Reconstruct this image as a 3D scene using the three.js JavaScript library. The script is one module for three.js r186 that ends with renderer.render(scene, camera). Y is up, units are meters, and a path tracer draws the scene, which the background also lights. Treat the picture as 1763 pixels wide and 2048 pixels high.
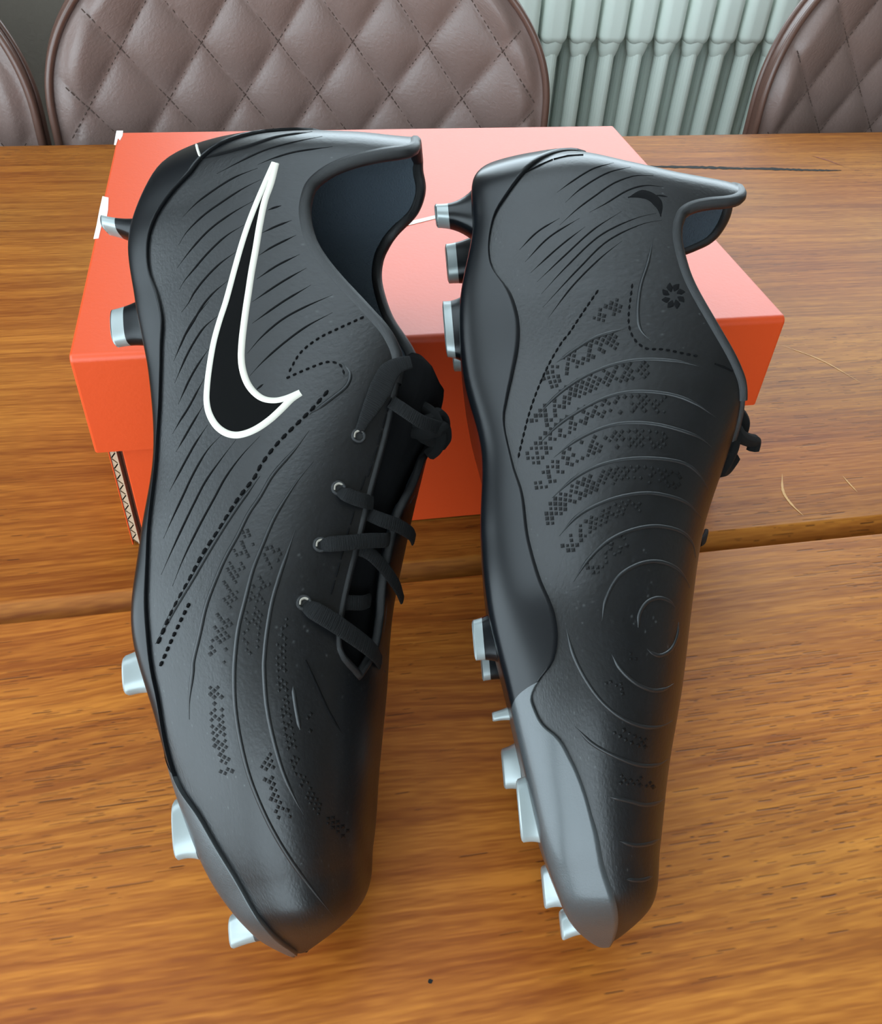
import * as THREE from 'three';
import { RoundedBoxGeometry } from 'three/addons/geometries/RoundedBoxGeometry.js';
import { mergeGeometries } from 'three/addons/utils/BufferGeometryUtils.js';
import { RectAreaLightUniformsLib } from 'three/addons/lights/RectAreaLightUniformsLib.js';

// ---------------------------------------------------------------- camera, sky, lights, exposure
const V3 = (x, y, z) => new THREE.Vector3(x, y, z);
const scene = new THREE.Scene();
const FPX = 1747, CX = 881.5, CY = 1024;                       // focal length and centre, pixels of 1763 x 2048
const camera = new THREE.PerspectiveCamera(2 * Math.atan(1024 / FPX) * 180 / Math.PI, 1763 / 2048, 0.02, 30);
camera.position.set(-0.0826, 0.3418, 0.4863);
camera.rotation.set(-0.7450, -0.2322, 0.0696, 'YXZ');
camera.updateMatrixWorld(true);
const renderer = new THREE.WebGLRenderer({ antialias: true });
renderer.toneMapping = THREE.LinearToneMapping;
renderer.toneMappingExposure = 0.98;
renderer.shadowMap.enabled = true;
RectAreaLightUniformsLib.init();
scene.background = new THREE.Color().setRGB(1.6, 1.9, 2.2);   // overcast sky behind the panes
function windowLight(name, w, h, pos, target, rgb, k) {
  const l = new THREE.RectAreaLight(new THREE.Color().setRGB(...rgb), k, w, h);
  l.name = name; l.position.copy(pos); l.lookAt(target); scene.add(l); return l;
}
const SKYC = [0.77, 0.93, 1.0];
const WB = { x0: -0.15, x1: 1.75, y0: 0.30, y1: 1.80 };          // window in the back wall, above the radiator
const WL = { z0: -0.15, z1: 2.30, y0: -0.05, y1: 1.86 };         // window in the left wall
const WF = { x0: -1.1, x1: 0.4, y0: -0.1, y1: 1.88 };            // window in the wall behind the camera
const WS = { x0: -0.80, x1: 0.25, z0: -0.45, z1: 0.48 };          // rooflight over the table
const ZB = -1.08, XL = -1.2, XR = 2.6, ZF = 2.6, YF = -0.75, YC = 2.0;
windowLight('window_back_daylight', WB.x1 - WB.x0, WB.y1 - WB.y0, V3((WB.x0 + WB.x1) / 2, (WB.y0 + WB.y1) / 2, ZB + 0.02), V3((WB.x0 + WB.x1) / 2, (WB.y0 + WB.y1) / 2, 5), SKYC, 4.8);
windowLight('window_left_daylight', WL.z1 - WL.z0, WL.y1 - WL.y0, V3(XL + 0.02, (WL.y0 + WL.y1) / 2, (WL.z0 + WL.z1) / 2), V3(9, (WL.y0 + WL.y1) / 2, (WL.z0 + WL.z1) / 2), SKYC, 4.4);
windowLight('window_front_daylight', WF.x1 - WF.x0, WF.y1 - WF.y0, V3((WF.x0 + WF.x1) / 2, (WF.y0 + WF.y1) / 2, ZF - 0.02), V3((WF.x0 + WF.x1) / 2, (WF.y0 + WF.y1) / 2, -5), SKYC, 4.4);
windowLight('rooflight_daylight', WS.x1 - WS.x0, WS.z1 - WS.z0, V3((WS.x0 + WS.x1) / 2, YC - 0.02, (WS.z0 + WS.z1) / 2), V3((WS.x0 + WS.x1) / 2, -5, (WS.z0 + WS.z1) / 2 + .0001), SKYC, 3.3);

// ---------------------------------------------------------------- helpers
let seed = 7;
const rnd = () => { seed = (seed * 1664525 + 1013904223) >>> 0; return seed / 4294967296; };
const clamp = (x, a = 0, b = 1) => Math.min(b, Math.max(a, x));
const smooth = (x) => { x = clamp(x); return x * x * (3 - 2 * x); };
const lerp = (a, b, t) => a + (b - a) * t;
const used = new Map();
function numbered(name) { const n = used.get(name) || 0; used.set(name, n + 1); return n ? `${name}_${String(n).padStart(3, '0')}` : name; }
function shadowed(o) { o.castShadow = o.receiveShadow = true; return o; }
function mesh(name, geo, mat, parent) { const m = shadowed(new THREE.Mesh(geo, mat)); m.name = parent === scene ? numbered(name) : name; parent.add(m); return m; }
function thing(name, label, category, pos = [0, 0, 0], group) {
  const g = new THREE.Group(); g.name = numbered(name); g.position.set(...pos); g.userData = { label, category }; if (group) g.userData.group = group; scene.add(g); return g;
}
function struct(name, geo, mat, label, category) { const m = mesh(name, geo, mat, scene); m.userData = { kind: 'structure', label, category }; return m; }
function at(g, x, y, z) { g.translate(x, y, z); return g; }
const box = (w, h, d, x = 0, y = 0, z = 0) => at(new THREE.BoxGeometry(w, h, d), x, y, z);
const rbox = (w, h, d, r, x = 0, y = 0, z = 0, n = 2) => at(new RoundedBoxGeometry(w, h, d, n, r), x, y, z);
function planarUV(g, k = 1, ox = 0, oy = 0) {   // uv in metres / k from the dominant face direction
  const p = g.attributes.position, n = g.attributes.normal, uv = new Float32Array(p.count * 2);
  for (let i = 0; i < p.count; i++) {
    const ax = Math.abs(n.getX(i)), ay = Math.abs(n.getY(i)), az = Math.abs(n.getZ(i));
    let u, v; if (ay >= ax && ay >= az) { u = p.getX(i); v = p.getZ(i); } else if (az >= ax) { u = p.getX(i); v = p.getY(i); } else { u = p.getZ(i); v = p.getY(i); }
    uv[2 * i] = u / k + ox; uv[2 * i + 1] = v / k + oy;
  }
  g.setAttribute('uv', new THREE.BufferAttribute(uv, 2)); return g;
}
function gridGeo(nu, nv, f, uvf) {   // f(i/nu, j/nv) -> Vector3
  const P = [], U = [], I = [];
  for (let i = 0; i <= nu; i++) for (let j = 0; j <= nv; j++) { const p = f(i / nu, j / nv, i, j); P.push(p.x, p.y, p.z); const q = uvf ? uvf(i / nu, j / nv) : [i / nu, j / nv]; U.push(...q); }
  for (let i = 0; i < nu; i++) for (let j = 0; j < nv; j++) { const a = i * (nv + 1) + j, b = a + nv + 1; I.push(a, b, a + 1, b, b + 1, a + 1); }
  const g = new THREE.BufferGeometry();
  g.setAttribute('position', new THREE.Float32BufferAttribute(P, 3)); g.setAttribute('uv', new THREE.Float32BufferAttribute(U, 2)); g.setIndex(I); g.computeVertexNormals(); return g;
}
function flip(g) { const a = g.index.array; for (let i = 0; i < a.length; i += 3) { const t = a[i + 1]; a[i + 1] = a[i + 2]; a[i + 2] = t; } g.computeVertexNormals(); return g; }
function tube(pts, r, seg = 6, closed = false, n = pts.length * 3) { return new THREE.TubeGeometry(new THREE.CatmullRomCurve3(pts, closed, 'centripetal'), n, r, seg, closed); }
function merged(list) { return mergeGeometries(list.map((g) => { const h = g.index ? g.toNonIndexed() : g; for (const k of Object.keys(h.attributes)) if (!['position', 'normal', 'uv'].includes(k)) h.deleteAttribute(k); if (!h.attributes.uv) h.setAttribute('uv', new THREE.Float32BufferAttribute(new Float32Array(h.attributes.position.count * 2), 2)); return h; })); }
// pixel of the photograph -> ray, and the point where it meets a plane
const camM = camera.matrixWorld, camP = camera.position;
function ray(u, v) { return V3((u - CX) / FPX, -(v - CY) / FPX, -1).transformDirection(camM); }
function onPlane(u, v, axis, d) { const r = ray(u, v), t = (d - camP[axis]) / r[axis]; return camP.clone().addScaledVector(r, t); }
const camInv = camera.matrixWorld.clone().invert();
function project(p) { const c = p.clone().applyMatrix4(camInv); return [CX + FPX * c.x / -c.z, CY - FPX * c.y / -c.z]; }

// tileable value noise
function lattice(nx, ny, s) { let q = s >>> 0; const a = new Float32Array(nx * ny); for (let i = 0; i < a.length; i++) { q = (q * 1664525 + 1013904223) >>> 0; q ^= q >>> 13; a[i] = (q >>> 0) / 4294967296; } return { nx, ny, a }; }
function vn(L, u, v) {   // u, v in 0..1, tiles
  const x = u * L.nx, y = v * L.ny, xi = Math.floor(x), yi = Math.floor(y); let fx = x - xi, fy = y - yi; fx = fx * fx * (3 - 2 * fx); fy = fy * fy * (3 - 2 * fy);
  const x0 = ((xi % L.nx) + L.nx) % L.nx, x1 = (x0 + 1) % L.nx, y0 = ((yi % L.ny) + L.ny) % L.ny, y1 = (y0 + 1) % L.ny, a = L.a;
  return (a[y0 * L.nx + x0] * (1 - fx) + a[y0 * L.nx + x1] * fx) * (1 - fy) + (a[y1 * L.nx + x0] * (1 - fx) + a[y1 * L.nx + x1] * fx) * fy;
}
function dataTex(W, H, f, srgb) {
  const d = new Uint8Array(W * H * 4); for (let y = 0; y < H; y++) for (let x = 0; x < W; x++) { const c = f(x, y), o = 4 * (y * W + x); d[o] = c[0]; d[o + 1] = c[1]; d[o + 2] = c[2]; d[o + 3] = 255; }
  const t = new THREE.DataTexture(d, W, H); t.wrapS = t.wrapT = THREE.RepeatWrapping; t.magFilter = THREE.LinearFilter; t.minFilter = THREE.LinearMipmapLinearFilter; if (srgb) t.colorSpace = THREE.SRGBColorSpace; t.needsUpdate = true; return t;
}
function noiseTex(n, cells, s, lo = 0, hi = 255) { const A = lattice(cells, cells, s), B = lattice(cells * 2, cells * 2, s + 9), C = lattice(cells * 4, cells * 4, s + 17); return dataTex(n, n, (x, y) => { const u = x / n, v = y / n, k = vn(A, u, v) * .5 + vn(B, u, v) * .3 + vn(C, u, v) * .2; const g = lo + (hi - lo) * k; return [g, g, g]; }); }

// ---------------------------------------------------------------- materials
function oak(s, pores) {   // oiled oak: streaks along u, short dark pores, pale flecks; one tile is 0.7 m square
  const N = 2048, A = lattice(3, 26, s), B = lattice(7, 110, s + 1), C = lattice(16, 480, s + 2), D = lattice(5, 9, s + 3), E = lattice(90, 1000, s + 4), F = lattice(6, 10, s + 5);
  const pore = new Float32Array(N * N); let q = s * 77 + 5; const r = () => { q = (q * 1664525 + 1013904223) >>> 0; return q / 4294967296; };
  for (let k = 0; k < pores; k++) {
    const u = r(), v = r(), dens = vn(F, u, v); if (r() > clamp((dens - .34) * 2.6)) continue;
    const len = (8 + r() * r() * 62), wid = .25 + r() * .45, dark = .12 + r() * r() * .75, sl = (r() - .5) * .03; let y = v * N;
    for (let i = 0; i < len; i++) { const x = (Math.floor(u * N) + i) % N; y += sl + (r() - .5) * .12; const e = dark * Math.min(1, i / 4, (len - i) / 4); for (let j = -2; j <= 2; j++) { const yy = Math.floor(y) + j, d = Math.abs(yy + .5 - y), w = clamp(1 - (d - wid * .5)); const o = (((yy % N) + N) % N) * N + x; pore[o] = Math.max(pore[o], e * w * .9); } }
  }
  const map = dataTex(N, N, (x, y) => {
    const u = x / N, v = y / N, wv = v + (vn(D, u, v) - .5) * .02;
    let k = vn(A, u, wv) * .22 + vn(B, u, wv) * .24 + vn(C, u, wv) * .30 + vn(E, u, wv) * .24; k = clamp((k - .5) * 1.9 + .5);
    const red = vn(D, u + .3, v + .2), p = pore[y * N + x];
    const R = lerp(128, 178, k), G = lerp(68, 111, k) + (red - .5) * 10, Bc = lerp(20, 41, k) + (red - .5) * 10;
    return [R * (1 - p * .62), G * (1 - p * .68), Bc * (1 - p * .68)];
  }, true);
  const bump = dataTex(N, N, (x, y) => { const u = x / N, v = y / N, g = 200 + (vn(C, u, v) - .5) * 36 + (vn(E, u, v) - .5) * 26 - pore[y * N + x] * 150; return [g, g, g]; });
  return { map, bump };
}
const oakA = oak(11, 26000), oakB = oak(23, 17000);
function oakMat(o, tint, spec) { return new THREE.MeshPhysicalMaterial({ map: o.map, bumpMap: o.bump, bumpScale: .0003, roughness: .5, specularIntensity: spec, color: tint }); }
const M = {};
M.oakFront = oakMat(oakA, 0xffffff, .45); M.oakRear = oakMat(oakB, 0xe4e4e4, .30);
const fineN = noiseTex(512, 64, 5), midN = noiseTex(512, 24, 6);
const tiled = (t, k) => { const c = t.clone(); c.repeat.set(k, k); c.needsUpdate = true; return c; };
M.leather = new THREE.MeshPhysicalMaterial({ color: 0x73605a, roughness: .42, bumpMap: tiled(fineN, 6), bumpScale: .00025 });
M.piping = new THREE.MeshPhysicalMaterial({ color: 0x5a4138, roughness: .33 });
M.thread = new THREE.MeshStandardMaterial({ color: 0x4a3a33, roughness: .8 });
M.darkMetal = new THREE.MeshStandardMaterial({ color: 0x1c1c1c, roughness: .5, metalness: .6 });
M.radiator = new THREE.MeshPhysicalMaterial({ color: 0xdde6dd, roughness: .45 });
M.wall = new THREE.MeshStandardMaterial({ color: 0x7a7268, roughness: .95, bumpMap: tiled(fineN, 3), bumpScale: .0006 });
M.ceiling = new THREE.MeshStandardMaterial({ color: 0x7a746a, roughness: .95 });
M.floor = new THREE.MeshStandardMaterial({ color: 0x6b5540, roughness: .6 });
M.white = new THREE.MeshPhysicalMaterial({ color: 0xe6e6e2, roughness: .4 });
M.glass = new THREE.MeshPhysicalMaterial({ color: 0xffffff, transmission: 1, roughness: 0, thickness: 0, ior: 1.5 });
M.card = new THREE.MeshPhysicalMaterial({ color: 0xc64315, roughness: .46, bumpMap: tiled(fineN, 10), bumpScale: .00004, specularIntensity: 1 });
M.cardInside = new THREE.MeshStandardMaterial({ color: 0x7a4430, roughness: .9 });
M.kraft = new THREE.MeshStandardMaterial({ color: 0xb49a80, roughness: .95 });
M.paper = new THREE.MeshStandardMaterial({ color: 0xd8cfc8, roughness: .8 });
M.upper = new THREE.MeshPhysicalMaterial({ color: 0x0b0c0e, roughness: .37, bumpMap: tiled(fineN, 14), bumpScale: .00005, specularIntensity: 1 });
{   // faint mottling and dust specks on the synthetic upper
  const A = lattice(40, 40, 71), B = lattice(160, 160, 72), D = lattice(9, 9, 73); let q = 5; const r = () => { q = (q * 1664525 + 1013904223) >>> 0; return q / 4294967296; };
  const dust = new Float32Array(1024 * 1024); for (let k = 0; k < 2600; k++) { const u = r(), v = r(); if (vn(D, u, v) < .55) continue; const x = Math.floor(u * 1024), y = Math.floor(v * 1024), a = r() * r(), n = 1 + Math.floor(r() * 2); for (let i = -n; i <= n; i++) for (let j = -n; j <= n; j++) { const o = ((y + j + 1024) % 1024) * 1024 + (x + i + 1024) % 1024; dust[o] = Math.max(dust[o], a * (1 - Math.hypot(i, j) / (n + 1.2))); } }
  M.upper.map = dataTex(1024, 1024, (x, y) => { const u = x / 1024, v = y / 1024, k = .75 + .5 * (vn(A, u, v) * .5 + vn(B, u, v) * .5), d = dust[y * 1024 + x] * 60; return [12 * k + d, 13 * k + d, 15 * k + d * .95]; }, true);
  M.upper.map.repeat.set(4, 4); M.upper.color.set(0xffffff);
}
M.groove = new THREE.MeshPhysicalMaterial({ color: 0x050506, roughness: .9, specularIntensity: .3 });
M.rib = new THREE.MeshPhysicalMaterial({ color: 0x131517, roughness: .42 });
M.plate = new THREE.MeshPhysicalMaterial({ color: 0x0c0e11, roughness: .28, specularIntensity: .62 });
M.silver = new THREE.MeshPhysicalMaterial({ color: 0x3d4143, roughness: .38, metalness: .3, clearcoat: .35, clearcoatRoughness: .15, bumpMap: tiled(fineN, 20), bumpScale: .00004 });
M.studTip = new THREE.MeshPhysicalMaterial({ color: 0x929a9a, roughness: .3, metalness: .3 });
M.lining = new THREE.MeshStandardMaterial({ color: 0x3a434b, roughness: .95, bumpMap: tiled(fineN, 30), bumpScale: .0004 });
M.tongue = new THREE.MeshPhysicalMaterial({ color: 0x08090c, roughness: .9, specularIntensity: .3, bumpMap: tiled(fineN, 30), bumpScale: .0003 });
M.lace = new THREE.MeshPhysicalMaterial({ color: 0x0e0f10, roughness: .8, specularIntensity: .45, bumpMap: tiled(fineN, 60), bumpScale: .0003 });
M.logoWhite = new THREE.MeshStandardMaterial({ color: 0xbcb7ac, roughness: .7 });
M.eyeletEdge = new THREE.MeshStandardMaterial({ color: 0x8c867c, roughness: .6 });
M.scratch = new THREE.MeshStandardMaterial({ color: 0xb98a4c, roughness: .6 });
M.logoBlack = new THREE.MeshPhysicalMaterial({ color: 0x050505, roughness: .95, specularIntensity: .25 });
M.stitch = new THREE.MeshPhysicalMaterial({ color: 0x040405, roughness: .9, specularIntensity: .25 });
M.dots = new THREE.MeshPhysicalMaterial({ color: 0x050506, roughness: .5, specularIntensity: .5 });
M.void = new THREE.MeshStandardMaterial({ color: 0x0b0a09, roughness: .9 });

// ---------------------------------------------------------------- the room
const TH = .14;
function wallWithHole(name, axis, c, lo, hi, hole, label) {   // wall across x or z, with an opening
  const parts = [], H = YC - YF, put = (a0, a1, y0, y1) => { if (a1 - a0 < 1e-6 || y1 - y0 < 1e-6) return; const g = axis === 'z' ? box(a1 - a0, y1 - y0, TH, (a0 + a1) / 2, (y0 + y1) / 2, c) : box(TH, y1 - y0, a1 - a0, c, (y0 + y1) / 2, (a0 + a1) / 2); parts.push(g); };
  if (!hole) put(lo, hi, YF, YC); else { put(lo, hole[0], YF, YC); put(hole[1], hi, YF, YC); put(hole[0], hole[1], YF, hole[2]); put(hole[0], hole[1], hole[3], YC); }
  struct(name, planarUV(merged(parts)), M.wall, label, 'wall');
}
wallWithHole('wall_back', 'z', ZB - TH / 2, XL - TH, XR + TH, [WB.x0, WB.x1, WB.y0, WB.y1], 'pale plastered wall behind the radiator');
wallWithHole('wall_left', 'x', XL - TH / 2, ZB, ZF, [WL.z0, WL.z1, WL.y0, WL.y1], 'pale plastered side wall with a wide window');
wallWithHole('wall_right', 'x', XR + TH / 2, ZB, ZF, null, 'pale plastered blank side wall');
wallWithHole('wall_front', 'z', ZF + TH / 2, XL - TH, XR + TH, [WF.x0, WF.x1, WF.y0, WF.y1], 'pale plastered wall facing the radiator');
struct('floor', planarUV(box(XR - XL + 2 * TH, .1, ZF - ZB + 2 * TH, (XL + XR) / 2, YF - .05, (ZB + ZF) / 2)), M.floor, 'brown floor under the table', 'floor');
{
  const slab = (x0, x1, z0, z1) => box(x1 - x0, .1, z1 - z0, (x0 + x1) / 2, YC + .05, (z0 + z1) / 2), a = XL - TH, b = XR + TH, c = ZB - TH, d = ZF + TH;
  struct('ceiling', planarUV(merged([slab(a, WS.x0, c, d), slab(WS.x1, b, c, d), slab(WS.x0, WS.x1, c, WS.z0), slab(WS.x0, WS.x1, WS.z1, d)])), M.ceiling, 'pale ceiling with a rooflight opening', 'ceiling');
  const g = new THREE.Group(); g.name = 'window_4'; g.userData = { kind: 'structure', label: 'white framed rooflight over the table', category: 'window' }; scene.add(g);
  const f = .05, y = YC + .06, bar = (x0, x1, z0, z1, h) => box(x1 - x0, h, z1 - z0, (x0 + x1) / 2, y, (z0 + z1) / 2);
  mesh('window_frame', merged([bar(WS.x0, WS.x1, WS.z0, WS.z0 + f, .06), bar(WS.x0, WS.x1, WS.z1 - f, WS.z1, .06), bar(WS.x0, WS.x0 + f, WS.z0 + f, WS.z1 - f, .06), bar(WS.x1 - f, WS.x1, WS.z0 + f, WS.z1 - f, .06)]), M.white, g);
  mesh('window_pane', bar(WS.x0 + f, WS.x1 - f, WS.z0 + f, WS.z1 - f, .004), M.glass, g);
}
function windowAt(n, axis, c, a0, a1, y0, y1, label) {
  const g = new THREE.Group(); g.name = `window_${n}`; g.userData = { kind: 'structure', label, category: 'window' }; scene.add(g);
  const f = .05, bar = (p0, p1, q0, q1, d) => axis === 'z' ? box(p1 - p0, q1 - q0, d, (p0 + p1) / 2, (q0 + q1) / 2, c) : box(d, q1 - q0, p1 - p0, c, (q0 + q1) / 2, (p0 + p1) / 2);
  const m = (a0 + a1) / 2;
  mesh('window_frame', merged([bar(a0, a1, y0, y0 + f, .06), bar(a0, a1, y1 - f, y1, .06), bar(a0, a0 + f, y0 + f, y1 - f, .06), bar(a1 - f, a1, y0 + f, y1 - f, .06), bar(m - f / 2, m + f / 2, y0 + f, y1 - f, .06)]), M.white, g);
  mesh('window_pane', bar(a0 + f, m - f / 2, y0 + f, y1 - f, .004), M.glass, g); mesh('window_pane', bar(m + f / 2, a1 - f, y0 + f, y1 - f, .004), M.glass, g);
}
windowAt(1, 'z', ZB - .09, WB.x0, WB.x1, WB.y0, WB.y1, 'white framed window above the column radiator');
windowAt(3, 'z', ZF + .09, WF.x0, WF.x1, WF.y0, WF.y1, 'broad white framed window facing the radiator');
windowAt(2, 'x', XL - .09, WL.z0, WL.z1, WL.y0, WL.y1, 'wide white framed window in the side wall');

// ---------------------------------------------------------------- table
const ZG = .1762, GAP = .0135, ZR = -.4544, BT = .042;          // front board's rear edge, gap between boards, far edge, thickness
const table = thing('dining_table', 'oiled oak dining table of two wide boards with an open gap', 'table', [0, YF, 0]);
{
  const X0 = -1.02, X1 = 1.35, T = .7;
  const board = (z0, z1, mat, ox, oy, r) => { const g = rbox(X1 - X0, BT, z1 - z0, r, (X0 + X1) / 2, -YF - BT / 2, (z0 + z1) / 2, 5); planarUV(g, T, ox, oy); return mesh('board', g, mat, table); };
  {   // far board: its near edge is cut back at a slope, so the cut face shows in the gap
    const e = ZG - GAP, sh = new THREE.Shape(); sh.moveTo(ZR, -BT); sh.lineTo(ZR, -.002); sh.quadraticCurveTo(ZR, 0, ZR + .002, 0); sh.lineTo(e - .0012, 0); sh.quadraticCurveTo(e, 0, e + .0007, -.0009); sh.lineTo(ZG - .0022, -.0135); sh.lineTo(ZG - .0022, -BT); sh.closePath();
    const g = new THREE.ExtrudeGeometry(sh, { depth: X1 - X0, bevelEnabled: false }); g.rotateY(-Math.PI / 2); g.translate(X1, -YF, 0); mesh('board', planarUV(g, T, .37, .21), M.oakRear, table);
  }
  board(ZG, .78, M.oakFront, .13, .4, .0022);
  for (const x of [X0 + .06, X1 - .06]) { for (const z of [ZR + .09, .69]) mesh('leg', planarUV(rbox(.08, -YF - BT, .08, .004, x, (-YF - BT) / 2, z), T), M.oakRear, table); mesh('cross_rail', planarUV(rbox(.05, .07, .78 - ZR - .26, .004, x, -YF - BT - .035, (.78 + ZR) / 2), T), M.oakRear, table); }
  // long filled crack in the far board, seen right of the box
  const pts = [[1290, 333], [1340, 334], [1400, 335], [1470, 337], [1540, 338], [1600, 340], [1650, 341], [1682, 341]].map(([u, v]) => onPlane(u, v, 'y', 0));
  const wd = [.0018, .0030, .0036, .0028, .0034, .0028, .0022, .0004], P = [], I = []; let q = 3;
  const R = () => { q = (q * 1103515245 + 12345) & 0x7fffffff; return q / 0x7fffffff; };
  const cv = new THREE.CatmullRomCurve3(pts); const n = 70;
  for (let i = 0; i <= n; i++) { const p = cv.getPoint(i / n), k = i / n * 7, w = lerp(wd[Math.floor(Math.min(k, 6))], wd[Math.min(7, Math.floor(Math.min(k, 6)) + 1)], k - Math.floor(Math.min(k, 6))) * (.6 + .7 * R()); for (const s of [-1, 1]) P.push(p.x, -YF + .00025, p.z + s * w); }
  for (let i = 0; i < n; i++) I.push(2 * i, 2 * i + 1, 2 * i + 2, 2 * i + 1, 2 * i + 3, 2 * i + 2);
  const g = new THREE.BufferGeometry(); g.setAttribute('position', new THREE.Float32BufferAttribute(P, 3)); g.setIndex(I); g.computeVertexNormals();
  const mark = (name, px, w, mat, label) => { const cv = new THREE.CatmullRomCurve3(px.map(([a, b]) => onPlane(a, b, 'y', 0))), Q = [], J = [], m = 24; for (let i = 0; i <= m; i++) { const p = cv.getPoint(i / m), t = cv.getTangent(i / m), k = w * Math.sin(Math.PI * (i + .4) / (m + .8)) * (.7 + .6 * R()); for (const s of [-1, 1]) Q.push(p.x - s * t.z * k, -YF + .0002, p.z + s * t.x * k); } for (let i = 0; i < m; i++) J.push(2 * i, 2 * i + 1, 2 * i + 2, 2 * i + 1, 2 * i + 3, 2 * i + 2); const h = new THREE.BufferGeometry(); h.setAttribute('position', new THREE.Float32BufferAttribute(Q, 3)); h.setIndex(J); h.computeVertexNormals(); mesh(name, h, mat, table).userData.label = label; };
  mark('scratch', [[1563, 948], [1566, 985], [1583, 1010], [1606, 1032]], .0009, M.scratch, 'pale curved scratch'); mark('scratch', [[1684, 952], [1698, 968], [1714, 985]], .0005, M.scratch, 'pale short scratch'); mark('scratch', [[1560, 690], [1640, 720], [1720, 765]], .0005, M.scratch, 'pale long scratch');
  mark('wood_speck', [[856, 1966], [860, 1963], [865, 1961]], .0009, M.void, 'dark speck'); mark('wood_speck', [[1622, 312], [1645, 318], [1690, 334]], .0014, M.cardInside, 'brown knot streak');
  mesh('wood_crack', g, M.void, table).userData.label = 'dark filled crack along the grain';
}

// ---------------------------------------------------------------- shoe box and its lid
const shoeBox = thing('shoe_box', 'orange cardboard shoe box with its lid on, propping up both boots', 'shoe box', [0, 0, 0]);
const BW = .345, BD = .273, BH = .1236, LH = .054, CT = .0032;
{
  const b = shoeBox;
  const i = .0045, w = BW - 2 * i, d = BD - 2 * i, top = BH - CT - .001, h = top - .001;
  mesh('front_panel', planarUV(rbox(w - .0072, h, CT, .0008, .0036, .001 + h / 2, d / 2 - CT / 2)), M.card, b);
  mesh('back_panel', planarUV(rbox(w, h, CT, .0008, 0, .001 + h / 2, -d / 2 + CT / 2)), M.card, b);
  mesh('bottom_panel', planarUV(rbox(w - .012, CT, d - .008, .0008, .003, .0006 + CT / 2, 0)), M.card, b);
  mesh('end_panel', planarUV(rbox(CT, h, d - 2 * CT - .001, .0008, w / 2 - CT / 2, .001 + h / 2, 0)), M.card, b);
  mesh('end_panel', planarUV(rbox(CT, h, d - 2 * CT - .004, .0008, -w / 2 + .0062, .001 + h / 2, -.002)), M.cardInside, b);
  // doubled end flap whose cut edge shows two liners and the flutes between them
  const xl = -w / 2 + .0006, t = .0034, zf = d / 2 - .0012, len = d - .006;
  mesh('flap_liner', planarUV(rbox(.0006, h, len, .0002, xl, .001 + h / 2, zf - len / 2, 1)), M.card, b);
  mesh('flap_liner', planarUV(rbox(.0006, h, len, .0002, xl + t, .001 + h / 2, zf - len / 2, 1)), M.kraft, b);
  const zz = new THREE.Shape(), n = 34, P = []; for (let k = 0; k <= n; k++) P.push([k % 2 ? .0004 : t - .0004, .001 + h * k / n]);
  zz.moveTo(P[0][0], P[0][1]); for (const p of P) zz.lineTo(...p); for (const p of P.reverse()) zz.lineTo(p[0], p[1] + .0011); zz.closePath();
  const fl = new THREE.ExtrudeGeometry(zz, { depth: .03, bevelEnabled: false }); at(fl, xl, 0, zf - .0305);
  mesh('corrugated_flute', fl, M.kraft, b).userData.label = 'brown corrugated cut edge';
}
const lid = new THREE.Group(); lid.name = 'lid'; lid.position.y = BH - LH; lid.userData.label = 'orange lid worn white along one edge'; shoeBox.add(lid);
{
  const r = .0035, D2 = BD / 2, W2 = BW / 2;
  const sh = new THREE.Shape(); sh.moveTo(-D2, 0); sh.lineTo(-D2, LH - r); sh.absarc(-D2 + r, LH - r, r, Math.PI, Math.PI / 2, true); sh.lineTo(D2 - r, LH); sh.absarc(D2 - r, LH - r, r, Math.PI / 2, 0, true); sh.lineTo(D2, 0); sh.lineTo(D2 - CT, 0); sh.lineTo(D2 - CT, LH - CT); sh.lineTo(-D2 + CT, LH - CT); sh.lineTo(-D2 + CT, 0); sh.closePath();
  const g = new THREE.ExtrudeGeometry(sh, { depth: BW - .003, bevelEnabled: true, bevelSize: .0009, bevelThickness: .0012, bevelSegments: 2, bevelOffset: -.0009, curveSegments: 6 });
  g.rotateY(-Math.PI / 2); g.translate(W2 - .0015, 0, 0);
  mesh('lid_shell', planarUV(g), M.card, lid);
  for (const s of [-1, 1]) mesh('end_flap', planarUV(rbox(CT, LH - CT - .0005, BD - 2 * CT - .001, .0008, s * (W2 - CT / 2 - .0002), (LH - CT) / 2, 0)), M.card, lid);
  // white core showing where the printed paper is torn off
  const worn = (name, px, lift, label) => { const P = px.map(([u, v]) => onPlane(u, v, 'y', BH)), s = new THREE.Shape(); P.forEach((p, k) => k ? s.lineTo(p.x, -p.z) : s.moveTo(p.x, -p.z)); const e = new THREE.ExtrudeGeometry(s, { depth: .0003, bevelEnabled: false }); e.rotateX(-Math.PI / 2); e.translate(0, LH - .00005, 0); mesh(name, e, M.paper, lid).userData.label = label; };
  worn('worn_edge', [[205, 393], [217, 396], [216, 420], [213, 437], [203, 452], [197, 477], [187, 478], [193, 452], [199, 420]], 0, 'white torn edge');
  worn('worn_edge', [[233, 262], [246, 262], [245, 272], [240, 281], [236, 277], [232, 290], [228, 290], [231, 272]], 0, 'white worn corner');
  worn('printed_line', [[780, 452], [820, 443], [862, 433], [900, 425], [900, 431], [862, 440], [822, 450], [780, 460]], 0, 'thin white printed line');
}
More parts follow.
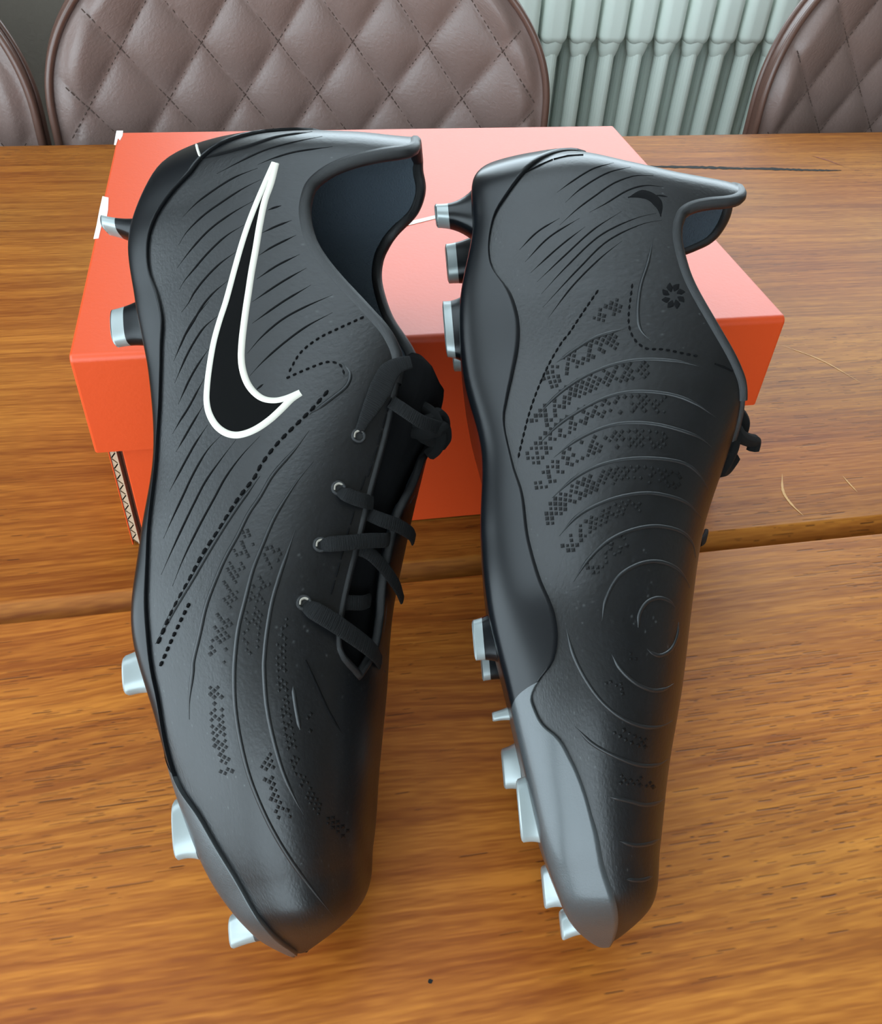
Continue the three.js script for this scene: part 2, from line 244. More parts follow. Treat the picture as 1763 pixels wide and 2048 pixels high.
// ---------------------------------------------------------------- radiator
{
  const n = 25, pitch = .046, x0 = .14, zr = -.9, yb = YF + .11, yt = .062;
  const rad = thing('column_radiator', 'pale grey cast iron column radiator between the chairs', 'radiator', [x0, YF, zr]);
  const secs = [];
  const col = (z) => { const r = .0115, h = yt - yb - .09; const s = new THREE.Shape(); s.absellipse(0, 0, r, .017, 0, Math.PI * 2); const g = new THREE.ExtrudeGeometry(s, { depth: h, bevelEnabled: false, curveSegments: 10 }); g.rotateX(-Math.PI / 2); return at(g, 0, yb - YF + .045, z); };
  secs.push(col(-.018), col(-.070), col(-.122));
  for (const [y, h] of [[yt - .045, .09], [yb + .03, .06]]) { secs.push(rbox(.041, h, .15, .014, 0, y - YF, -.07, 4)); }
  for (const z of [-.018, -.070, -.122]) { const g = new THREE.SphereGeometry(.0185, 16, 12); g.scale(1.0, 2.3, 1.05); secs.push(at(g, 0, yt - .075 - YF, z + .002)); }
  const sec = merged(secs);
  for (let k = 0; k < n; k++) mesh('section', sec, M.radiator, rad).position.x = k * pitch;
  const pipe = new THREE.CylinderGeometry(.016, .016, (n - 1) * pitch, 14); pipe.rotateZ(Math.PI / 2);
  mesh('header_pipe', at(pipe.clone(), (n - 1) * pitch / 2, yt - .04 - YF, -.07), M.radiator, rad); mesh('header_pipe', at(pipe, (n - 1) * pitch / 2, yb + .03 - YF, -.07), M.radiator, rad);
  for (const k of [1, n - 2]) for (const z of [-.02, -.12]) mesh('foot', rbox(.03, .12, .04, .005, k * pitch, .06, z), M.radiator, rad);
}

// ---------------------------------------------------------------- quilted chairs
const QX = .0815, QY = .106;
function makeChair(pos, label, phase, turn = 0) {
  const c = thing('dining_chair', label, 'chair', [pos[0], YF, pos[1]], 'quilted chairs along the far side of the table');
  c.rotation.y = turn;
  const yB = -.31, yT = .19, Y = (y) => y - YF;
  const hw = (y) => lerp(.25, .268, smooth((y - yB) / .25)) * Math.sqrt(1 - Math.pow(clamp(y / yT), 2.2)) + .0001;
  const zf = (x, y) => .06 * Math.pow(Math.abs(x) / .27, 2.2) - .10 * (y - yB) * .6;
  const quilt = (x, y) => { const p = (x - phase[0]) / QX + (y - phase[1]) / QY, q = (x - phase[0]) / QX - (y - phase[1]) / QY; const a = Math.abs(Math.sin(Math.PI * p)), b = Math.abs(Math.sin(Math.PI * q)); return .0075 * Math.pow(a, .6) * Math.pow(b, .6); };
  const NX = 150, NY = 130;
  const front = gridGeo(NX, NY, (i, j) => { const y = lerp(yB, yT - .0005, j), w = hw(y), x = (i * 2 - 1) * w; const e = smooth((w - Math.abs(x)) / .022) * smooth((yT - y) / .02); return V3(x, Y(y), zf(x, y) + quilt(x, y) * e - .012 * (1 - smooth((w - Math.abs(x)) / .03))); }, (i, j) => [i * .58, j * .55]);
  mesh('quilted_backrest', front, M.leather, c).userData.label = 'diamond quilted brown leather';
  const back = gridGeo(40, 40, (i, j) => { const y = lerp(yB, yT - .0005, j), w = hw(y) + .004, x = -(i * 2 - 1) * w; return V3(x * (1 + .09 * smooth(1.6 * (1 - Math.abs(i * 2 - 1)))), Y(y), zf(x, y) - .055 * Math.sqrt(clamp(1 - Math.pow(x / (w + 1e-5), 4))) - .012); });
  mesh('back_shell', back, M.piping, c);
  const rim = (dz, dx) => { const P = []; for (let k = 0; k <= 46; k++) { const y = lerp(yB, yT - .001, Math.sin(k / 46 * Math.PI / 2)); P.push(V3(-(hw(y) + dx), Y(y), zf(hw(y), y) + dz)); } for (let k = 45; k >= 0; k--) { const y = lerp(yB, yT - .001, Math.sin(k / 46 * Math.PI / 2)); P.push(V3(hw(y) + dx, Y(y), zf(hw(y), y) + dz)); } return P; };
  mesh('piping', tube(rim(-.010, .001), .0042, 8, false, 240), M.piping, c);
  mesh('piping', tube(rim(-.027, .0035), .0036, 8, false, 240), M.piping, c);
  // side band between the two pipings
  const A = rim(-.009, .0015), B = rim(-.028, .0035);
  mesh('side_band', gridGeo(A.length - 1, 1, (i, j, a) => (j ? B : A)[a].clone()), M.piping, c);
  // stitches sunk in the seams
  const st = [], seg = .0062, s0 = new THREE.CapsuleGeometry(.0007, .0036, 2, 5);
  for (const sgn of [1, -1]) for (let k = -12; k <= 12; k++) { const dir = V3(QX, -sgn * QY, 0).normalize(), L = .9; for (let d = -L; d < L; d += seg) { const x = phase[0] + k * QX + dir.x * d, y = phase[1] + dir.y * d; if (y < -.08 || y > yT - .02 || Math.abs(x) > hw(y) - .014) continue; const g = s0.clone(); g.rotateZ(Math.atan2(dir.y, dir.x) - Math.PI / 2); st.push(at(g, x, Y(y), zf(x, y) + .0006)); } }
  const sm = mesh('seam_stitching', merged(st), M.thread, c); sm.userData.kind = 'stuff';
  mesh('seat', planarUV(rbox(.53, .1, .50, .035, 0, Y(-.30), .20, 5)), M.leather, c);
  for (const [x, z] of [[-.22, .02], [.22, .02], [-.22, .40], [.22, .40]]) { const g = new THREE.CylinderGeometry(.014, .011, .41, 10); mesh('leg', at(g, x, .205, z), M.darkMetal, c); }
  return c;
}
const qn = onPlane(635, 185, 'z', -.575);
makeChair([-.022, -.555], 'brown quilted leather chair directly behind the shoe box', [qn.x + .022, qn.y]);
makeChair([-.578, -.560], 'brown quilted leather chair standing next to the one behind the box', [.035, .01]);
const qr = onPlane(1706, 162, 'z', -.575);
makeChair([.786, -.555], 'brown quilted leather chair on the radiator\'s far side, beside the cracked board', [qr.x - .786, qr.y]);
// ---------------------------------------------------------------- football boots
// A boot is a surface (sg, th): sg 0 at the toe .. 1 at the heel, th -90 at the near sole edge over 90 (top) to 270 at the far sole edge.
function hermite(xs, ys, x) {
  const n = xs.length; if (x <= xs[0]) return ys[0]; if (x >= xs[n - 1]) return ys[n - 1];
  let i = 0; while (i < n - 2 && x >= xs[i + 1]) i++;
  const d = (k) => (ys[k + 1] - ys[k]) / (xs[k + 1] - xs[k]), h = (k) => xs[k + 1] - xs[k];
  const m = (k) => k === 0 ? d(0) : k === n - 1 ? d(n - 2) : (d(k - 1) * h(k) + d(k) * h(k - 1)) / (h(k) + h(k - 1));
  const t = (x - xs[i]) / h(i), t2 = t * t, t3 = t2 * t;
  return (2 * t3 - 3 * t2 + 1) * ys[i] + (t3 - 2 * t2 + t) * h(i) * m(i) + (-2 * t3 + 3 * t2) * ys[i + 1] + (t3 - t2) * h(i) * m(i + 1);
}
const SG = [0, .04, .1, .18, .27, .36, .45, .55, .65, .75, .85, .93, 1];
const WLAT = [.013, .030, .039, .046, .051, .052, .048, .043, .039, .037, .036, .033, .018], WMED = [.013, .029, .040, .049, .054, .054, .048, .042, .038, .037, .036, .033, .018];
const SBX = [-.02, 0, .02, .04, .06, .08, .10, .13];
class Boot {
  constructor(o) {
    Object.assign(this, o);
    const R = Math.PI / 180, a = o.slope * R, p = o.yaw * R, r = o.roll * R;
    const d0 = V3(0, Math.sin(a), -Math.cos(a)), x = V3(1, 0, 0), n = V3(0, Math.cos(a), Math.sin(a));
    const es = d0.clone().multiplyScalar(Math.cos(p)).addScaledVector(x, Math.sin(p)), eu0 = x.clone().multiplyScalar(Math.cos(p)).addScaledVector(d0, -Math.sin(p));
    const eu = eu0.clone().multiplyScalar(Math.cos(r)).addScaledVector(n, Math.sin(r)), ew = n.clone().multiplyScalar(Math.cos(r)).addScaledVector(eu0, -Math.sin(r));
    this.mat = new THREE.Matrix4().makeBasis(es.clone().negate(), eu, ew).setPosition(...o.origin);
    this.inv = this.mat.clone().invert();
    const cl = o.nearLateral ? -1 : 1; this.c = [.006 * cl, .004 * cl, .002 * cl, 0, 0, 0, 0, 0, 0, 0, 0, 0, 0];
    this.wn = o.nearLateral ? WLAT : WMED; this.wf = o.nearLateral ? WMED : WLAT;
    this.makeGrid();
  }
  local(sg, th) {   // th in degrees -> point in the boot's own axes (x to the toe, y up, z to the near side)
    const near = th <= 90, ph = (near ? th : 180 - th) * Math.PI / 180;
    let ub = hermite(SG, this.ub, sg), ut = hermite(SG, this.ut, sg); { const m = ub + .5 * (ut - ub), r = sg < .045 ? Math.sqrt(clamp(1 - (1 - sg / .045) ** 2)) : 1; ub = m + (ub - m) * r; ut = m + (ut - m) * r; } let h = hermite(SG, near ? this.wn : this.wf, sg); const c = hermite(SG, this.c, sg);
    h *= Math.sqrt(clamp(1 - (1 - clamp(sg / .07)) ** 2)) * Math.sqrt(clamp(1 - (1 - clamp((1 - sg) / .09)) ** 2));
    const um = ub + .36 * (ut - ub), bw = .86 * h, e = .75 - .42 * smooth((sg - .45) / .25), cs = clamp(Math.cos(ph));
    const u = ph > 0 ? um + (ut - um) * Math.sin(ph) : um + (um - ub) * Math.sin(ph);
    const w = ph > 0 ? h * cs ** e : bw + (h - bw) * cs ** .6;
    const s = sg * this.sb[3] + (hermite(SBX, this.sb, u) - this.sb[3]) * clamp((sg - .55) / .45) ** 2;
    return V3(-s, u, (near ? w : -w) + c);
  }
  normal(sg, th) {
    const e = .004, s0 = clamp(sg - e, .002, .998), s1 = clamp(sg + e, .002, .998), t0 = clamp(th - 1.5, -89.5, 269.5), t1 = clamp(th + 1.5, -89.5, 269.5);
    const a = this.local(s1, th).sub(this.local(s0, th)), b = this.local(clamp(sg, .004, .996), t1).sub(this.local(clamp(sg, .004, .996), t0));
    const n = a.cross(b).normalize(), c = V3(-sg * this.sb[3], lerp(hermite(SG, this.ub, sg), hermite(SG, this.ut, sg), .4), 0);
    if (n.dot(this.local(sg, th).sub(c)) < 0) n.negate(); return n;
  }
  at(sg, th, off = 0) { const p = this.local(sg, th); return off ? p.addScaledVector(this.normal(sg, th), off) : p; }
  makeGrid() {
    const NS = 170, NT = 180; this.cells = new Map(); const P = []; const inf = [];
    for (let i = 0; i <= NS; i++) for (let j = 0; j <= NT; j++) { const sg = .5 - .5 * Math.cos(Math.PI * i / NS), th = -90 + 360 * j / NT; const q = project(this.local(sg, th).applyMatrix4(this.mat)); P.push(q); inf.push([sg, th]); }
    this.P = P; this.inf = inf; const id = (i, j) => i * (NT + 1) + j;
    for (let i = 0; i < NS; i++) for (let j = 0; j < NT; j++) for (const t of [[id(i, j), id(i + 1, j), id(i, j + 1)], [id(i + 1, j), id(i + 1, j + 1), id(i, j + 1)]]) {
      const [a, b, c] = t.map((k) => P[k]), area = (b[0] - a[0]) * (c[1] - a[1]) - (b[1] - a[1]) * (c[0] - a[0]); if (Math.abs(area) < 1e-3) continue;
      const x0 = Math.floor(Math.min(a[0], b[0], c[0]) / 16), x1 = Math.floor(Math.max(a[0], b[0], c[0]) / 16), y0 = Math.floor(Math.min(a[1], b[1], c[1]) / 16), y1 = Math.floor(Math.max(a[1], b[1], c[1]) / 16);
      for (let x = x0; x <= x1; x++) for (let y = y0; y <= y1; y++) { const k = x * 4096 + y; if (!this.cells.has(k)) this.cells.set(k, []); this.cells.get(k).push([t, area]); }
    }
    // which sign of area faces the camera: the near side does
    let s = 0; for (const l of this.cells.values()) for (const [t, ar] of l) if (inf[t[0]][1] > 0 && inf[t[0]][1] < 60 && inf[t[0]][0] > .2 && inf[t[0]][0] < .8) s += Math.sign(ar); this.face = Math.sign(s);
  }
  find(u, v, back = false) {   // pixel -> (sg, th) on the closed surface
    let best = null;
    for (const [t, ar] of this.cells.get(Math.floor(u / 16) * 4096 + Math.floor(v / 16)) || []) {
      if ((Math.sign(ar) === this.face) === back) continue; if (back && this.inf[t[0]][1] < 90) continue;
      const [a, b, c] = t.map((k) => this.P[k]), l1 = ((b[0] - u) * (c[1] - v) - (b[1] - v) * (c[0] - u)) / ar, l2 = ((c[0] - u) * (a[1] - v) - (c[1] - v) * (a[0] - u)) / ar, l3 = 1 - l1 - l2;
      if (l1 < -1e-6 || l2 < -1e-6 || l3 < -1e-6) continue;
      const r = [0, 1].map((k) => l1 * this.inf[t[0]][k] + l2 * this.inf[t[1]][k] + l3 * this.inf[t[2]][k]);
      const d = this.local(...r).applyMatrix4(this.mat).distanceTo(camP) * (back ? -1 : 1);
      if (!best || d < best.d) best = { d, r };
    }
    if (best) return best.r;
    let bd = 1e9, bi = 0; for (let i = 0; i < this.P.length; i++) { if (back && this.inf[i][1] < 90) continue; if (!back && this.inf[i][1] > 150) continue; const d = (this.P[i][0] - u) ** 2 + (this.P[i][1] - v) ** 2; if (d < bd) { bd = d; bi = i; } }
    return this.inf[bi];
  }
  unproj(u, v, w) { const o = camP.clone().applyMatrix4(this.inv), r = ray(u, v).transformDirection(this.inv); return o.addScaledVector(r, (w - o.z) / r.z); }
}
const bL = new Boot({ slope: 33.9, yaw: 0, roll: 14, origin: [-.118, .0162, .3615], nearLateral: true,
  ub: [.0199, .0194, .0108, .0046, -.0004, -.0063, -.0038, .0007, -.0008, -.0052, -.0059, .0054, .0169], ut: [.0308, .0469, .0533, .0584, .0644, .0701, .0797, .0911, .102, .1112, .1112, .1112, .1112], sb: [.310, .314, .3185, .3188, .3165, .3121, .3068, .3048] });
const bR = new Boot({ slope: 33, yaw: 3, roll: 12, origin: [-.0011, .0157, .3728], nearLateral: false,
  ub: [.0093, .0044, -.0014, -.0054, -.0093, -.0136, -.0137, -.0109, -.0151, -.0139, -.0063, -.004, .0069], ut: [.024, .0337, .0388, .0452, .0541, .0619, .0709, .0857, .0992, .1081, .1081, .1081, .1081], sb: [.3137, .3177, .3204, .3201, .3119, .3035, .2983, .2963] });
const crop = (ox, oy, k) => (list) => list.map(([x, y]) => [ox + x / k, oy + y / k]);
const cA = crop(270, 250, 4.4075), cB = crop(270, 600, 4.4075), cC = crop(500, 600, 4.4075), cD = crop(270, 950, 4.4075), cE = crop(550, 950, 4.55), c3 = crop(220, 1200, 2.8435), cF = crop(1000, 560, 3.526), cG = crop(960, 300, 3.526), c5 = crop(900, 760, 2.755), c6 = crop(900, 1200, 2.926);


// rims (throat and collar) and bite lines: th over sg, read off the photograph on the visible side and mirrored from the other boot on the hidden side
const read = (b, px, back) => px.map(([u, v]) => b.find(u, v, back));
const mirror = (t, f = (x) => true) => t.filter(f).map(([s, a]) => [s, 180 - a]);
const sorted = (t) => { const r = t.slice().sort((a, c) => a[0] - c[0]), o = []; for (const p of r) if (!o.length || p[0] - o[o.length - 1][0] > .006) o.push(p); return o; };
const S0 = .287;
const lNearCollar = read(bL, [[805, 293], [752, 301], [670, 326], [629, 354], [609, 395], [607, 436], [625, 493], [670, 554], [731, 620], [772, 669]]);
const lNearThroat = read(bL, [[790, 712], [780, 800], [764, 874], [746, 940], [728, 1008], [706, 1099], [685, 1183], [674, 1250], [678, 1310]]);
const lFarCollar = read(bL, [[833, 330], [839, 371], [829, 411], [792, 456], [764, 501], [754, 542], [760, 595], [780, 648], [817, 705], [838, 750]], true);
const lFarThroat = read(bL, [[850, 905], [825, 965], [797, 1019], [775, 1099], [762, 1172], [757, 1240], [745, 1300]]);
const rNearCollar = read(bR, [[1455, 395], [1404, 401], [1372, 413], [1356, 437], [1352, 465], [1360, 512], [1376, 560], [1408, 620], [1447, 687], [1471, 735], [1481, 766]]);
bL.rimN = sorted([[S0, 64], ...lNearThroat, ...lNearCollar, [.962, 61], [1, 60]]);
bL.rimF = sorted([[S0, 64], ...lFarThroat, ...lFarCollar, [1, 120]]);
bR.rimN = sorted([[S0, 114], ...mirror(lFarThroat.filter((p) => p[0] < .5)), [.548, 86], [.584, 76], ...rNearCollar, [.95, 69], [1, 74]]);
bR.rimF = sorted([[S0, 114], ...mirror(lNearThroat), ...mirror(lNearCollar, (p) => p[0] < .91), [.937, 132], [.95, 118], [.964, 110], [.986, 104], [1, 106]]);
bL.biteN = sorted([[0, 0], ...read(bL, [[572, 1886], [529, 1844], [480, 1763], [431, 1682], [396, 1622], [361, 1569], [313, 1370], [298, 1260], [295, 1180], [300, 1060], [318, 881], [322, 809], [325, 700], [327, 632], [319, 595], [302, 546], [298, 501], [306, 454], [333, 404], [356, 375], [379, 352], [402, 322]]), [1, 16]]);
bR.biteN = sorted([[0, 18], [.03, 13], ...read(bR, [[1228, 1798], [1207, 1730], [1190, 1651], [1170, 1583], [1143, 1518], [1112, 1470], [1091, 1453], [1071, 1419], [1064, 1395], [1071, 1374], [1105, 1326], [1114, 1289], [1110, 1232], [1081, 1159], [1060, 1087], [1045, 985], [1027, 931], [1009, 833], [1015, 800], [1027, 747], [1035, 627], [1015, 576], [983, 528], [981, 469], [991, 429], [1019, 385], [1036, 362]]), [1, 5]]);
bL.biteF = mirror(bR.biteN); bR.biteF = mirror(bL.biteN);
const tab = (t, sg) => hermite(t.map((p) => p[0]), t.map((p) => p[1]), sg);
Boot.prototype.inner = function (sg, th) { const q = this.local(sg, th); q.z *= .895; q.x += .0042 * smooth((sg - .8) / .2) - .002 * smooth((.2 - sg) / .2); return q; };

function sheet(NS, NT, s0, s1, thA, thB, pos, nrm) {   // grid over (sg, th) with thA(sg)..thB(sg)
  const g = gridGeo(NS, NT, (i, j) => { const sg = s0 + (s1 - s0) * i; return pos(sg, lerp(thA(sg), thB(sg), j)); }, (i, j) => { const sg = s0 + (s1 - s0) * i; return [sg * .32, lerp(thA(sg), thB(sg), j) / 360 * .3]; });
  if (nrm) { const n = g.attributes.normal; let k = 0; for (let i = 0; i <= NS; i++) for (let j = 0; j <= NT; j++, k++) { const sg = s0 + (s1 - s0) * i / NS, v = nrm(sg, lerp(thA(sg), thB(sg), j / NT)); n.setXYZ(k, v.x, v.y, v.z); } }
  return g;
}
function faceOut(g) {   // wind every triangle to agree with the given normals
  const a = g.index.array, P = g.attributes.position, N = g.attributes.normal, v = [V3(), V3(), V3()], m = V3();
  for (let i = 0; i < a.length; i += 3) { for (let k = 0; k < 3; k++) v[k].fromBufferAttribute(P, a[i + k]); m.fromBufferAttribute(N, a[i]); if (v[1].sub(v[0]).cross(v[2].sub(v[0])).dot(m) < 0) { const t = a[i + 1]; a[i + 1] = a[i + 2]; a[i + 2] = t; } }
  return g;
}
const ease = (t) => .5 - .5 * Math.cos(Math.PI * t);
function upperGeo(b) {
  const N = (sg) => sg <= S0 ? b.rimN[0][1] : tab(b.rimN, sg), F = (sg) => sg <= S0 ? b.rimF[0][1] : tab(b.rimF, sg), out = [];
  const run = (A, B) => { const NS = 190, NT = 60, S = (i) => ease(i); const g = gridGeo(NS, NT, (i, j) => b.local(S(i), lerp(A(S(i)), B(S(i)), j)), (i, j) => [S(i) * .32, lerp(A(S(i)), B(S(i)), j) / 360 * .3]); const n = g.attributes.normal; let k = 0; for (let i = 0; i <= NS; i++) for (let j = 0; j <= NT; j++, k++) { const sg = S(i / NS), v = b.normal(sg, lerp(A(sg), B(sg), j / NT)); n.setXYZ(k, v.x, v.y, v.z); } return faceOut(g); };
  return merged([run(() => -90, N), run(F, () => 270)]);
}
function liningGeo(b) {
  const N = (sg) => tab(b.rimN, sg), F = (sg) => tab(b.rimF, sg), s0 = S0 + .004;
  const g1 = sheet(70, 24, s0, 1, () => -90, N, (s, t) => b.inner(s, t)), g2 = sheet(70, 24, s0, 1, F, () => 270, (s, t) => b.inner(s, t));
  const ins = gridGeo(60, 6, (i, j) => { const sg = lerp(s0, .995, i), p = b.inner(sg, -90), q = b.inner(sg, 270), r = p.lerp(q, j); r.y += .006; return r; });
  return merged([g1, g2, ins]);
}
function plateGeo(b, s0, s1, off) {   // s0(v), s1(v) with v 0 (near bite) .. 1 (far bite)
  const NB = 18, NC = 8, NV = 2 * NB + NC + 2, NS = 90;
  const cross = (sg, k) => {
    const bn = Math.min(tab(b.biteN, sg), 40), bf = Math.max(tab(b.biteF, sg), 140);
    if (k === 0) return b.at(sg, bn, 0); if (k === NV) return b.at(sg, bf, 0);
    if (k <= NB + 1) return b.at(sg, lerp(bn, -89.5, (k - 1) / NB), off);
    if (k >= NB + 1 + NC) return b.at(sg, lerp(269.5, bf, (k - NB - 1 - NC) / NB), off);
    const p = b.at(sg, -89.5, off), q = b.at(sg, 269.5, off), t = (k - NB - 1) / NC, r = p.lerp(q, t); r.y -= .0006 * Math.sin(Math.PI * t); return r;
  };
  return gridGeo(NS, NV, (i, j) => { const k = Math.round(j * NV), t = i, sg = lerp(s0(j), s1(j), t); return cross(clamp(sg, .0015, .9985), k); }, (i, j) => [i * .2, j * .1]);
}
function pathPx(px, step = 5) {   // smooth polyline through pixels, one point every few pixels
  const c = new THREE.CatmullRomCurve3(px.map(([u, v]) => V3(u, v, 0)), false, 'centripetal'); const n = Math.max(4, Math.round(c.getLength() / step)); return c.getSpacedPoints(n).map((p) => [p.x, p.y]);
}
function strip(frames, prof) {   // frames {p, n, t, k}; prof: closed or open list of [across, up]
  const nv = prof.length - 1; return gridGeo(frames.length - 1, nv, (i, j, a, c) => { const f = frames[a], s = f.n.clone().cross(f.t).normalize(); return f.p.clone().addScaledVector(s, prof[c][0] * f.k).addScaledVector(f.n, prof[c][1] * (f.kn ?? 1)); }, (i, j) => [i * frames.length * .001, j * .002]);
}
function framesOf(b, pts, off = 0) {
  const L = pts.map(([u, v, o]) => { const [s, t] = b.find(u, v); const n = b.normal(s, t); return { p: b.local(s, t).addScaledVector(n, off + (o || 0)), n }; });
  for (let i = 0; i < L.length; i++) { const a = L[Math.max(0, i - 1)].p, c = L[Math.min(L.length - 1, i + 1)].p; L[i].t = c.clone().sub(a).normalize(); }
  return L;
}
function ribbon(b, px, width, lift, ends = .25) {
  const F = framesOf(b, pathPx(px)); F.forEach((f, i) => { const t = i / (F.length - 1); f.k = ends ? clamp(Math.min(t, 1 - t) / ends, .12, 1) : 1; f.kn = ends ? clamp(Math.min(t, 1 - t) / ends, .3, 1) : 1; });
  const w = width / 2; return strip(F, [[-w, -.0003], [-w * .72, lift * .75], [0, lift], [w * .72, lift * .75], [w, -.0003]]);
}
function dashes(b, px, len, gap, width, lift) {   // stitches, lengths in pixels
  const P = pathPx(px, 2), out = []; const per = Math.max(2, Math.round((len + gap) / 2)), on = Math.max(2, Math.round(len / 2));
  for (let i = 0; i + on < P.length; i += per) { const F = framesOf(b, [P[i], P[i + Math.floor(on / 2)], P[i + on]]); F.forEach((f, k) => { f.k = k === 1 ? 1 : .45; }); const w = width / 2; out.push(strip(F, [[-w, -.0002], [-w * .6, lift], [w * .6, lift], [w, -.0002]])); }
  return merged(out);
}
function dots(b, bands, size = 9.5, pitch = 13) {   // small raised lozenges in rows along a band: [pixels, rows, keep]
  const P = [], I = []; let q = 91; const R = () => { q = (q * 1103515245 + 12345) & 0x7fffffff; return q / 0x7fffffff; };
  for (const [px, rows, keep] of bands) {
    const path = pathPx(px, pitch * .5);
    for (let i = 1; i < path.length - 1; i++) {
      const dx = path[i + 1][0] - path[i - 1][0], dy = path[i + 1][1] - path[i - 1][1], l = Math.hypot(dx, dy), tx = dx / l, ty = dy / l;
      for (let r = 0; r < rows; r++) {
        if ((r + i) % 2 || R() > keep) continue; const d = (r - (rows - 1) / 2) * pitch * .56, u = path[i][0] - ty * d, v = path[i][1] + tx * d, h = size * (.42 + .2 * R());
        const base = P.length / 3; const ctr = b.find(u, v), n = b.normal(...ctr), c = b.local(...ctr).addScaledVector(n, .00028); P.push(c.x, c.y, c.z);
        for (const [a, e] of [[1, 0], [0, 1], [-1, 0], [0, -1]]) { const k = b.find(u + (tx * a - ty * e) * h, v + (ty * a + tx * e) * h), p = b.local(...k).addScaledVector(b.normal(...k), .0001); P.push(p.x, p.y, p.z); }
        for (let k = 0; k < 4; k++) I.push(base, base + 1 + k, base + 1 + (k + 1) % 4);
      }
    }
  }
  const g = new THREE.BufferGeometry(); g.setAttribute('position', new THREE.Float32BufferAttribute(P, 3)); g.setIndex(I); const h = g.toNonIndexed(); h.computeVertexNormals(); return h;
}
function lace(b, pts, thick = .0013) {   // [u, v, height above the boot, width, optional side plane]: a flat woven lace
  const c = new THREE.CatmullRomCurve3(pts.map(([u, v, o, w, z]) => { if (z !== undefined) return b.unproj(u, v, z); const [s, t] = b.find(u, v); return b.local(s, t).addScaledVector(b.normal(s, t), o); }), false, 'centripetal');
  const nn = pts.map(([u, v, o, w, z]) => { const [s, t] = b.find(u, v); return b.normal(s, t); });
  const N = pts.length * 7, F = []; for (let i = 0; i <= N; i++) { const x = i / N, k = x * (pts.length - 1), a = Math.min(Math.floor(k), pts.length - 2), f = k - a; const n = nn[a].clone().lerp(nn[a + 1], f).normalize(), p = c.getPoint(x), t = c.getTangent(x); n.addScaledVector(t, -n.dot(t)).normalize(); F.push({ p, n, t, k: lerp(pts[a][3], pts[a + 1][3], f), kn: 1 }); }
  const prof = []; for (let i = 0; i <= 12; i++) { const a = i / 12 * Math.PI * 2; prof.push([-.5 * Math.sign(Math.cos(a)) * Math.abs(Math.cos(a)) ** .6, thick * .5 * Math.sin(a)]); }
  const g = strip(F, prof); return g;
}
function studGeo(c, tip, a, w, fs, fw, t0, t1, sq = 3) {   // loft from base centre c to tip centre; a along the boot, w across; fs, fw: how far the root spreads
  const rows = [], NT = 10, up = tip.clone().sub(c);
  for (let i = 0; i <= NT; i++) { const t = lerp(t0, t1, i / NT), e = Math.pow(1 - t, 2.6), k = 1.12 - .12 * t; rows.push([t, k + fs * e, k + fw * e]); }
  if (t1 > .99) { rows[rows.length - 1] = [.95, 1, 1]; rows.push([.985, .94, .92], [1, .82, .78], [1, 0, 0]); }
  const N = 32; return flip(gridGeo(rows.length - 1, N, (i, j, ai, aj) => { const [t, ks, kw] = rows[ai], an = aj / N * Math.PI * 2, cx = Math.cos(an), sx = Math.sin(an), q = lerp(2.2, sq, t), rr = Math.pow(Math.abs(cx) ** q + Math.abs(sx) ** q, -1 / q); const p = c.clone().addScaledVector(up, t); p.x += a * ks * rr * cx; p.z += w * kw * rr * sx; return p; }));
}
function addStud(b, root, s, tip, a, w, silver, fs = 1.6, fw = .7) {
  const sg = clamp(s / b.sb[3], .03, .97), u0 = hermite(SG, b.ub, sg), sl = (hermite(SG, b.ub, clamp(sg + .03)) - hermite(SG, b.ub, clamp(sg - .03))) / (.06 * b.sb[3]), h = Math.max(u0 - tip.y, .008) + .007;
  const base = V3(tip.x + clamp(sl, -.5, .5) * h, tip.y + h, tip.z * .86), cut = silver ? .55 : .76;
  const st = mesh('stud', studGeo(base, tip, a, w, fs, fw, 0, cut), silver ? M.silver : M.plate, root);
  const tp = mesh('stud_tip', studGeo(base, tip, a, w, fs, fw, cut, 1), M.studTip, st); tp.userData.label = 'silver stud tip';
}
function eyelet(b, root, u, v) {
  const [s, t] = b.find(u, v), n = b.normal(s, t), p = b.local(s, t), g = new THREE.TorusGeometry(.0021, .0006, 8, 18), q = new THREE.Quaternion().setFromUnitVectors(V3(0, 0, 1), n);
  const h = new THREE.CircleGeometry(.0020, 16); for (const x of [g, h]) { x.applyQuaternion(q); x.translate(p.x + n.x * .0004, p.y + n.y * .0004, p.z + n.z * .0004); }
  const e = mesh('eyelet', g, M.upper, root); mesh('eyelet_hole', h, M.void, e);
  const F = framesOf(b, [[u - 9, v + 4], [u - 7, v - 6], [u + 1, v - 10], [u + 8, v - 8]], .0005); mesh('eyelet_edge', tube(F.map((f) => f.p), .0005, 6), M.eyeletEdge, e).userData.label = 'pale cut edge of the eyelet';
}
